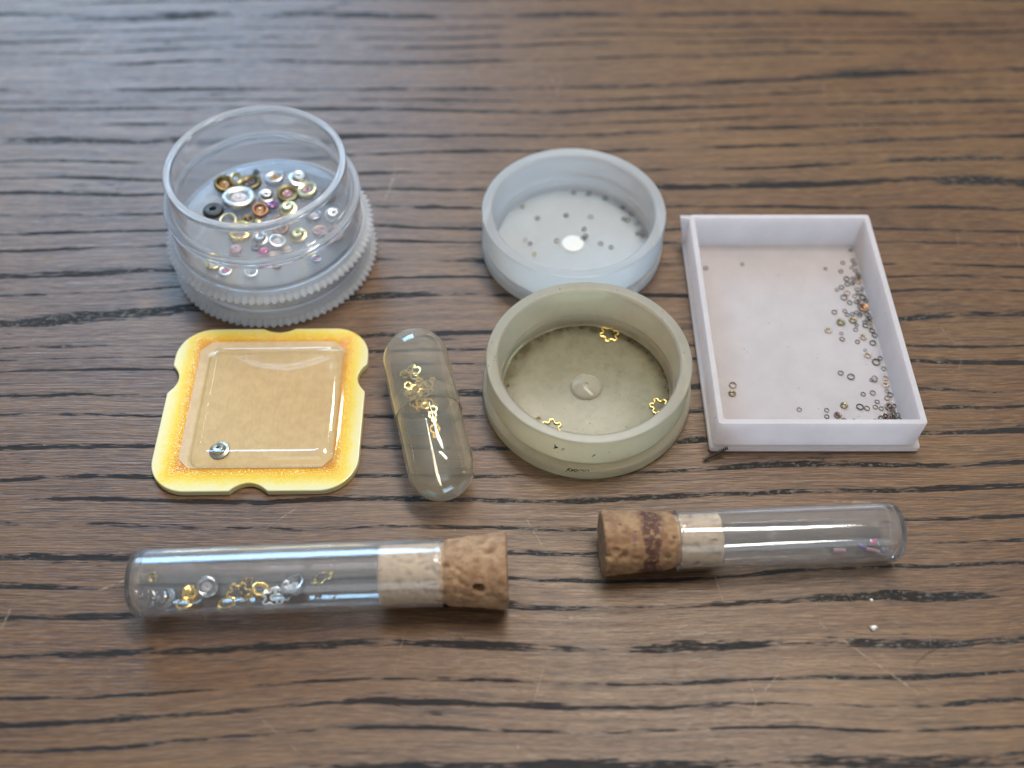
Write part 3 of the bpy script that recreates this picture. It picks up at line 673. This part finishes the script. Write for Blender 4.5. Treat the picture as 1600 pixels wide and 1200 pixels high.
ax = t.math('SUBTRACT', t.math('ABSOLUTE', t.math('ADD', sep.outputs[0], -0.1)), 8.7)
ay = t.math('SUBTRACT', t.math('ABSOLUTE', t.math('ADD', sep.outputs[1], -0.4)), 9.1)
dd = t.n('Math', props={'operation': 'SMOOTH_MAX'}, i0=ax, i1=ay, i2=0.8)
dd = t.math('ADD', dd, t.math('MULTIPLY_ADD', t.noise(p, 0.7, 4, 0.6), 1.0, -0.5))
bub = t.n('TexVoronoi', props={'feature': 'DISTANCE_TO_EDGE'}, i0=p, Scale=2.6)
dd2 = t.math('ADD', dd, t.math('MULTIPLY', t.step(bub, 0.02, 0.16), 0.35))
c = t.ramp(t.n('MapRange', i0=dd2, i1=-0.3, i2=3.0), [(0.0, (0.62, 0.22, 0.02)), (0.16, (0.70, 0.29, 0.02)), (0.36, (0.78, 0.47, 0.03)), (0.60, (0.80, 0.63, 0.11)), (0.82, (0.78, 0.71, 0.32)), (1.0, (0.76, 0.72, 0.44))])
hb = t.math('MULTIPLY', t.step(bub, 0.0, 0.2), t.step(dd, 0.2, 1.3, 1, 0))
pr = principled(t, c, 0.22, 0, t.bump(hb, 0.35, 0.12), coat=0.4, coat_rough=0.08)
M['yellow'] = t.done(t.mixsh(0.15, pr, t.n('BsdfTranslucent', i0=c)))
plate = empty('display_plate', (YX, YY, 0), (0, 0, R(0.6)))
tag(plate, 'yellow square plate with notched edges under a clear blister', 'plate')
obj('plate', extrude('plate', outl, 0.05, 0.85, 0.14), M['yellow'], plate)
pp = fillet([(-8.7, -8.75), (8.8, -8.75), (8.8, 9.55), (-8.7, 9.55)], 0, 1)
ch = 1.3
pp = [(-8.7 + ch, -8.75), (8.8 - ch, -8.75), (8.8, -8.75 + ch), (8.8, 9.55 - ch), (8.8 - ch, 9.55), (-8.7 + ch, 9.55), (-8.7, 9.55 - ch), (-8.7, -8.75 + ch)]
obj('paper_insert', extrude('paper', pp, 0.855, 0.92), M['paper'], plate)
def blister_loops(o):
    L = []
    for (h, z, r) in ((8.45, 1.26, 1.0), (8.15, 1.30, 1.0), (8.0, 1.5, 1.1), (7.95, 2.3, 1.1), (7.7, 2.62, 1.2), (7.3, 2.72, 1.2), (6.9, 2.64, 1.1), (6.7, 2.60, 1.1), (6.5, 2.59, 1.1), (6.3, 2.59, 1.0)):
        L.append((h - 0.0 - o, h + 0.15 - o, z - o * 0.6, r))
    return L
bl = obj('blister_cover', loft('blister', blister_loops(0), False, True), M['blister'], plate, (0.85, -0.3, -0.3))
jewel('jewel_setting', 'hat', 2.35, 'steel', (-33.2, -10.2, 0.94), 'single silver watch setting inside the blister of the yellow plate', None, None, (6, 0))

# ------------------------------------------------------------------ gelatine capsule
A = Vector((-12.35, 5.04, 0)); B = Vector((-6.75, -18.63, 0))
ax_ = (B - A).normalized(); RC = 3.85
cen = (A + B) / 2; L2 = (B - A).length / 2 - RC * 1.2 + RC
cap = empty('gelatine_capsule', (cen.x, cen.y, RC))
tag(cap, 'clear yellowish gelatine capsule filled with gold springs', 'capsule')
rotc = Vector((0, 0, 1)).rotation_difference(ax_).to_euler()
def cap_prof(r, z_open, z_tip, th=0.14, n=14):
    """outer then inner outline of half a capsule from its open edge to its domed tip"""
    s = 1 if z_tip > z_open else -1
    zc = z_tip - s * r
    o = [(r, z_open)] + [(r, z_open + (zc - z_open) * j / 5) for j in range(1, 6)] + [(r * math.cos(j * math.pi / 2 / n), zc + s * r * math.sin(j * math.pi / 2 / n)) for j in range(1, n)] + [(0, z_tip)]
    return o
def shell(name, r, z_open, z_tip, th=0.14):
    o = cap_prof(r, z_open, z_tip); i = cap_prof(r - th, z_open, z_tip - (th if z_tip > z_open else -th))
    return lathe(name, o + i[::-1], 72, True, 60)
obj('cap_half', shell('cap_half', RC, 0.6, -L2), M['gelatine'], cap, (0, 0, 0), rotc)
obj('body_half', shell('body_half', RC - 0.16, -1.6, L2), M['gelatine'], cap, (0, 0, 0), rotc)
def annulus(cx, cy, ro, ri, z0, z1, n=28):
    v, f = [], []
    for k in range(n):
        a = 2 * math.pi * k / n
        for r_, z in ((ro, z0), (ro, z1), (ri, z1), (ri, z0)): v.append((cx + r_ * math.cos(a), cy + r_ * math.sin(a), z))
    for k in range(n):
        l = (k + 1) % n
        for q in range(4): f.append([k * 4 + q, l * 4 + q, l * 4 + (q + 1) % 4, k * 4 + (q + 1) % 4])
    return v, f
def key_spring(r1=0.72, r2=0.40):
    v, f = annulus(0, 0, r1, r1 - 0.17, 0, 0.12); v2, f2 = annulus(0, -(r1 + r2 * 0.8), r2, r2 - 0.16, 0.02, 0.14, 20)
    b = len(v); v += v2; f += [[b + i for i in q] for q in f2]
    bx = box_verts(-0.22, 0.22, -(r1 + 0.12), -(r1 - 0.16), -0.01, 0.13); b = len(v); v += bx
    f += [[b + i for i in q] for q in ([0, 3, 2, 1], [4, 5, 6, 7], [0, 1, 5, 4], [1, 2, 6, 5], [2, 3, 7, 6], [3, 0, 4, 7])]
    return build('lyre_spring', v, f, 40)
ks = key_spring(0.62, 0.36); ks.materials.append(M['gold'])
kb = key_spring(0.5, 0.3); kb.materials.append(M['brass'])
CP = [(-12.4, -0.86, .4, 20), (-11.47, -1.35, 1.4, 14), (-10.4, -2.08, 2.2, 10), (-11.1, -2.8, 3.0, 24), (-11.6, -3.4, .9, 30), (-9.3, -4.36, 4.2, 10), (-9.24, -5.19, .3, 8), (-8.86, -7.2, .15, 4), (-12.9, 0.75, 2.0, 12), (-12.3, 1.63, 5.2, 18), (-11.52, 1.38, 3.7, 10), (-9.9, -0.86, 2.6, 12), (-11.05, 0.01, 5.8, 26), (-11.9, -1.9, 4.4, 30), (-10.9, -0.6, 1.9, 34), (-11.7, 0.5, .9, 28), (-10.6, -3.1, 5.0, 26), (-12.2, -2.4, 2.4, 22), (-10.3, -1.3, 3.6, 30), (-11.2, -2.1, .2, 40), (-9.8, -3.2, 1.2, 16)]
cl = {7: 'gold lyre spring lowest of the chain inside the capsule', 6: 'gold lyre spring just above the lowest one inside the capsule'}
def inner_z(x, y, rr):
    """height of the curved inside bottom under a point, so that small things rest on it"""
    q = Vector((x, y, 0)) - Vector((cen.x, cen.y, 0)); d = (q - ax_ * q.dot(ax_)).length
    return RC - math.sqrt(max(0.2, rr * rr - d * d))
for i, (x, y, rz, tl) in enumerate(CP):
    z = inner_z(x, y, RC - 0.35) + 0.12 + 0.13 * (i % 4)
    tag(obj('lyre_spring', ks if i % 3 else kb, None, None, (x, y, z), (R(tl), R(-tl * 0.6 if i % 2 else tl * 0.5), rz)), cl.get(i, 'gold lyre spring ' + ('at the far end of the heap' if y > 0.5 else 'in the middle of the heap' if y > -2.5 else 'at the near end of the heap') + ' inside the capsule'), 'spring', 'gold springs in the capsule')
jewel('jewel_setting', 'ring', 1.15, 'gold', (-10.11, -3.88, 0.75), 'small gold collar with a hole amid springs in the capsule', None, None, (6, 5))

# ------------------------------------------------------------------ corked glass tubes
def cork_mesh(r0, r1, z0, z1, zm, pits, seg=110, rows=56, seedz=0.0, r_step=None):
    """cork: tapered plug with crumbly skin and pits; grows along z from the inner to the outer end"""
    verts, faces = [], []
    prof = [(0.0, z0), (r0 * 0.5, z0), (r0 * 0.88, z0), (r0 * 0.97, z0 + 0.08)]
    for j in range(rows + 1):
        k = j / rows; z = z0 + 0.18 + (z1 - z0 - 0.36) * k; q = max(0.0, (z - zm) / (z1 - zm)); prof.append((r0 if q <= 0 else r0 + 0.3 * min(1, q * 12) + (r1 - r0 - 0.3) * q, z))
    prof += [(r1 * 0.97, z1 - 0.06), (r1 * 0.9, z1)] + [(r1 * f_, z1) for f_ in (0.75, 0.6, 0.45, 0.3, 0.15)] + [(0, z1)]
    idx = []
    for (r, z) in prof:
        if r < 1e-6: idx.append([len(verts)] * seg); verts.append((0, 0, z)); continue
        row = []
        for i in range(seg):
            a = 2 * math.pi * i / seg
            q = Vector((r * math.cos(a), r * math.sin(a), z + seedz))
            d = 0.10 * noise.fractal(q * 1.1, 0.8, 2.0, 4)
            n2 = noise.noise(Vector((q.x * 1.4, q.y * 1.4, q.z * 0.9)) + Vector((9, 2, 4)))
            if n2 > 0.30: d -= 0.9 * (n2 - 0.30)
            for (pa, pz, pr_, dp) in pits:
                da = (a - pa + math.pi) % (2 * math.pi) - math.pi
                e = math.hypot(da * r, z - pz) / pr_
                if e < 1.2: d -= dp * (1 - min(1.0, max(0.0, (e - 0.8) / 0.4)))
            rr = r + (d if z > zm else min(d, 0.02)) if r > r0 * 0.8 else r
            zz = z + (0.05 * n2 if r <= r0 * 0.9 or z > z1 - 0.03 else 0)
            row.append(len(verts)); verts.append((rr * math.cos(a), rr * math.sin(a), zz))
        idx.append(row)
    for j in range(len(prof) - 1):
        P, Q = idx[j], idx[j + 1]
        for i in range(seg):
            q2 = []
            for v_ in (P[i], P[(i + 1) % seg], Q[(i + 1) % seg], Q[i]):
                if v_ not in q2: q2.append(v_)
            if len(q2) >= 3: faces.append(q2)
    return build('cork', verts, faces, 60)
def tube_mesh(r, length, th=0.42):
    o = [(0, 0.02), (r * 0.62, 0.0), (r * 0.80, 0.08), (r * 0.92, 0.30), (r * 0.98, 0.68), (r, 1.2), (r, length - 0.25), (r + 0.06, length - 0.1), (r + 0.02, length)]
    i = [(r - th, length), (r - th - 0.02, length - 0.2), (r - th, length - 0.5), (r - th, 1.7), (r - th - 0.05, 1.2), (r - th - 0.3, 0.8), (r * 0.60, 0.58), (r * 0.3, 0.52), (0, 0.5)]
    # refine along the length so that the shading stays smooth
    return lathe('tube', densify(o + i, True, 0.3), 128, True, 60)
def lay(start, end, z0, z1):
    a = Vector((start[0], start[1], z0)); b = Vector((end[0], end[1], z1)); d = (b - a)
    return a, d.length, d.normalized()
def axis_matrix(a, d, roll=0.0):
    zc = d; xc = Vector((0, 0, 1)) - d * d.z; xc.normalize(); yc = zc.cross(xc)     # local x points up, local z along the tube
    return Matrix(((xc.x, yc.x, zc.x, a.x * MM), (xc.y, yc.y, zc.y, a.y * MM), (xc.z, yc.z, zc.z, a.z * MM), (0, 0, 0, 1)))
def cork_tube(label, closed_end, mouth, cork_end, r, r_in, r_out, inner_len, mat, pits, seedz):
    full = (Vector(cork_end) - Vector(closed_end)).length; tl = (Vector(mouth) - Vector(closed_end)).length
    a, L, d = lay(closed_end, cork_end, r + 0.02, r_out + 0.04)
    e = empty('corked_tube'); e.matrix_world = axis_matrix(a, d); tag(e, label, 'test tube')
    obj('glass_tube', tube_mesh(r, tl), M['glass'], e)
    obj('cork_stopper', cork_mesh(r_in, r_out, tl - inner_len, full, tl + 0.05, pits, seedz=seedz), mat, e)
    return e, a, d

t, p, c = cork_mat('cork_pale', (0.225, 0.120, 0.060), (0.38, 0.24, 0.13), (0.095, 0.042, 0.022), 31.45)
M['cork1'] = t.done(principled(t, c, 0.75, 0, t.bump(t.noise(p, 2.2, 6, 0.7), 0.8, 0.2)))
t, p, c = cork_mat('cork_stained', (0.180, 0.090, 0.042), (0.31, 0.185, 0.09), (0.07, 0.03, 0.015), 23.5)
sep = t.t.nodes.new('ShaderNodeSeparateXYZ'); t.put(sep.inputs[0], p)
zz = t.math('ADD', sep.outputs[2], t.math('MULTIPLY_ADD', t.noise(p, 0.42, 5, 0.75), 5.0, -2.5))
band = t.math('MULTIPLY', t.step(t.math('ABSOLUTE', t.math('ADD', zz, -26.6)), 0.55, 1.1, 1, 0), t.step(t.noise(p, 1.6, 4, 0.7), 0.36, 0.52))
c = t.mix(t.math('MULTIPLY', band, 0.9), c, (0.060, 0.018, 0.014))
pu = t.step(t.noise(t.vec(p, 1, 1, 1, (5, 5, 2)), 0.55, 3), 0.66, 0.70)
c = t.mix(t.math('MULTIPLY', pu, 0.6), c, (0.12, 0.06, 0.17))
M['cork2'] = t.done(principled(t, c, 0.75, 0, t.bump(t.math('SUBTRACT', t.noise(p, 2.2, 6, 0.7), band), 0.6, 0.2)))
# angles round the cork: 0 is straight up, positive towards the viewer for a tube lying along +x
tube_a, a1, d1 = cork_tube('corked glass tube with gold and steel watch parts', (-38.55, -28.0), (-7.1, -27.0), (-0.45, -26.75), 3.45, 2.97, 3.95, 6.3, M['cork1'],
    [(0.95, 35.2, 0.45, 2.4), (0.35, 30.6, 0.35, 0.3), (0.1, 33.4, 0.2, 0.2), (0.3, 34.6, 0.22, 0.15), (0.65, 33.1, 0.18, 0.2), (1.2, 36.6, 0.25, 0.2), (0.5, 32.6, 0.15, 0.2)], 0.0)
tube_b, a2, d2 = cork_tube('corked glass tube with a few pink ruby pins', (40.7, -21.8), (17.15, -22.85), (9.3, -23.35), 3.1, 2.63, 3.42, 4.5, M['cork2'],
    [(-0.75, 30.3, 0.35, 0.3), (-1.0, 29.6, 0.3, 0.3), (-1.1, 25.0, 0.3, 0.25), (-0.5, 31.0, 0.2, 0.2), (-0.2, 29.4, 0.2, 0.15), (-0.9, 31.1, 0.25, 0.3)], 40.0)

# contents of the long tube: they rest on the inside of the glass
def in_tube(x, y, a, d, rr):
    q = Vector((x, y, 0)) - Vector((a.x, a.y, 0)); h = Vector((d.x, d.y, 0)).normalized(); off = (q - h * q.dot(h)).length
    return a.z + d.z * q.dot(h) - math.sqrt(max(0.3, rr * rr - off * off))
IT = [('hat', 'steel', 2.1, -35.6, -28.85, 'pinkgem', (20, -12), 'steel setting with pale stone nearest the closed end of the long tube'),
      ('ring', 'steel', 1.9, -31.6, -27.3, 'palegem', (-30, 0), 'steel setting leaning behind the gold one in the long tube'),
      ('cup', 'steel', 2.2, -22.4, -27.6, 'palegem', (-25, 12), 'round steel cup standing nearest the cork in the long tube'),
      ('hat', 'gold', 1.6, -33.1, -28.1, None, (35, 20), 'gold knob-shaped setting in the long tube'),
      ('ring', 'gold', 1.5, -26.0, -27.7, None, (-14, 10), 'small thick gold ring beside wavy springs in long tube'),
      ('ring', 'brass', 1.0, -37.2, -26.4, None, (-35, 0), 'little greenish brass collar at the closed end of the long tube')]
for kind, mat, d, x, y, st, tl, lab in IT:
    jewel('jewel_setting', kind, d * 1.22, mat, (x, y, in_tube(x, y, a1, d1, 2.6) + 0.3), lab, 'parts in the long tube', st, tl)
wv = wavy(2.4, 6, 0.16, 0.11); wv.materials.append(M['gold']); ws = wavy(2.0, 5, 0.2, 0.11); ws.materials.append(M['nickel'])
hp = tube_path('hoop_spring', [(0.95 * math.cos(i * .17), 0.5 * math.sin(i * .17), 0.06 * math.sin(i * .34)) for i in range(34)], 0.10, 6); hp.materials.append(M['gold'])
for mesh, x, y, rx, ry, rz, lab in ((wv, -28.2, -28.0, 38, 14, .3, 'gold wavy spring, upright one at the middle of the long tube'),
      (wv, -27.5, -27.4, -20, -30, 1.1, 'gold wavy spring overlapping the upright one in the long tube'),
      (wv, -19.7, -26.3, -40, 0, .6, 'gold wavy spring clinging to the glass nearest the cork'),
      (ws, -24.7, -28.6, 30, 10, .2, 'bright steel wavy spring lying flat left of steel cup'),
      (ws, -23.9, -28.3, 10, -20, .9, 'bright steel wavy spring touching the steel cup'),
      (hp, -33.4, -29.2, 40, 10, .6, 'slim gold hoop below the gold knob in the long tube'),
      (hp, -29.1, -29.3, 34, -10, .3, 'slim gold hoop in front of the wavy springs in the long tube')):
    tag(obj('wavy_spring' if mesh is not hp else 'hoop_spring', mesh, None, None, (x, y, in_tube(x, y, a1, d1, 2.75) + 0.25), (R(rx), R(ry), rz)), lab, 'spring', 'parts in the long tube')
# dried brown smears on the outside of the long tube, part of the glass
# ruby pins in the short tube
def pin(x, y, rz, mat, lab, L=1.5, lift=0.0, tl=0):
    m = lathe('ruby_pin', fillet([(0, 0), (0.24, 0), (0.24, L), (0, L)], [0, .06, .06, 0], 2, False), 14, False, 40)
    o = obj('ruby_pin', m, M[mat], None, (x, y, in_tube(x, y, a2, d2, 2.6) + 0.22 + lift), (R(90 - tl), 0, rz)); tag(o, lab, 'ruby pin', 'ruby pins in the short tube')
pin(34.2, -22.9, R(88), 'pinkgem', 'pink ruby pin lying apart in the short tube', 1.25)
pin(37.0, -22.2, R(30), 'violet', 'violet blue pin at the edge of the cluster in the short tube', 1.0, 0.2, 20)
pin(37.6, -22.7, R(75), 'pinkgem', 'pink ruby pin under the violet one in the short tube', 1.0)
pin(38.2, -22.1, R(120), 'ruby', 'deep pink ruby pin in the middle of the cluster in the short tube', 0.9, 0.25)
pin(38.1, -22.9, R(60), 'pinkgem', 'pale pink ruby pin at closed end of the short tube', 1.0, 0.1, 15)

# ------------------------------------------------------------------ small things lying about
hel = []
w0 = Vector((21.8, -11.0, 0.25)); w1 = Vector((24.4, -10.15, 1.5)); dw = (w1 - w0); sd = Vector((-dw.y, dw.x, 0)).normalized(); ud = dw.normalized().cross(sd)
for i in range(150):
    k = i / 149; a = k * 2 * math.pi * 13
    hel.append(tuple(w0 + dw * k + sd * (0.18 * math.cos(a)) + ud * (0.18 * math.sin(a))))
tag(obj('coil_spring', tube_path('coil', hel, 0.06, 5), M['darksteel']), 'hair-thin dark coil spring leaning on the front corner of the pink tray', 'spring')
def crumb(x, y, s, lab, seed):
    rr = random.Random(seed); v = []; f = []
    for j, (cr, cz) in enumerate(((0.7, 0.0), (1.0, 0.5), (0.6, 1.0))):
        for i in range(7):
            a = 2 * math.pi * i / 7; q = s * cr * rr.uniform(0.6, 1.25); v.append((q * math.cos(a), q * 0.8 * math.sin(a), cz * s * 0.9))
    for j in range(2):
        for i in range(7): f.append([j * 7 + i, j * 7 + (i + 1) % 7, (j + 1) * 7 + (i + 1) % 7, (j + 1) * 7 + i])
    f.append(list(range(7))[::-1]); f.append([14 + i for i in range(7)])
    tag(obj('crumb', build('crumb', v, f, 30), M['crumb'], None, (x, y, 0.01)), lab, 'crumb')
crumb(37.0, -31.3, 0.42, 'white crumb on the bare table in front of the short tube', 1)
crumb(37.4, -28.2, 0.22, 'tiny white fleck between short tube and larger crumb', 2)

def fibre(pts, lab, r=0.03):
    tag(obj('dark_fibre', tube_path('fibre', pts, r, 5), M['fibre']), lab, 'fibre')
t = Tree('brown_fibre'); M['fibre'] = t.done(principled(t, (0.13, 0.075, 0.035), 0.6))
fibre([(33.2, -28.7, 0.06), (33.9, -27.6, 0.10), (34.6, -26.9, 0.14), (35.0, -27.6, 0.10), (35.5, -28.4, 0.06)], 'bent brown fibre on the table in front of the short tube')
fibre([(40.3, -35.2, 0.06), (41.0, -34.6, 0.10), (42.0, -33.9, 0.14), (42.9, -33.5, 0.06)], 'straight brown splinter on the bare table in front of the crumb', 0.045)
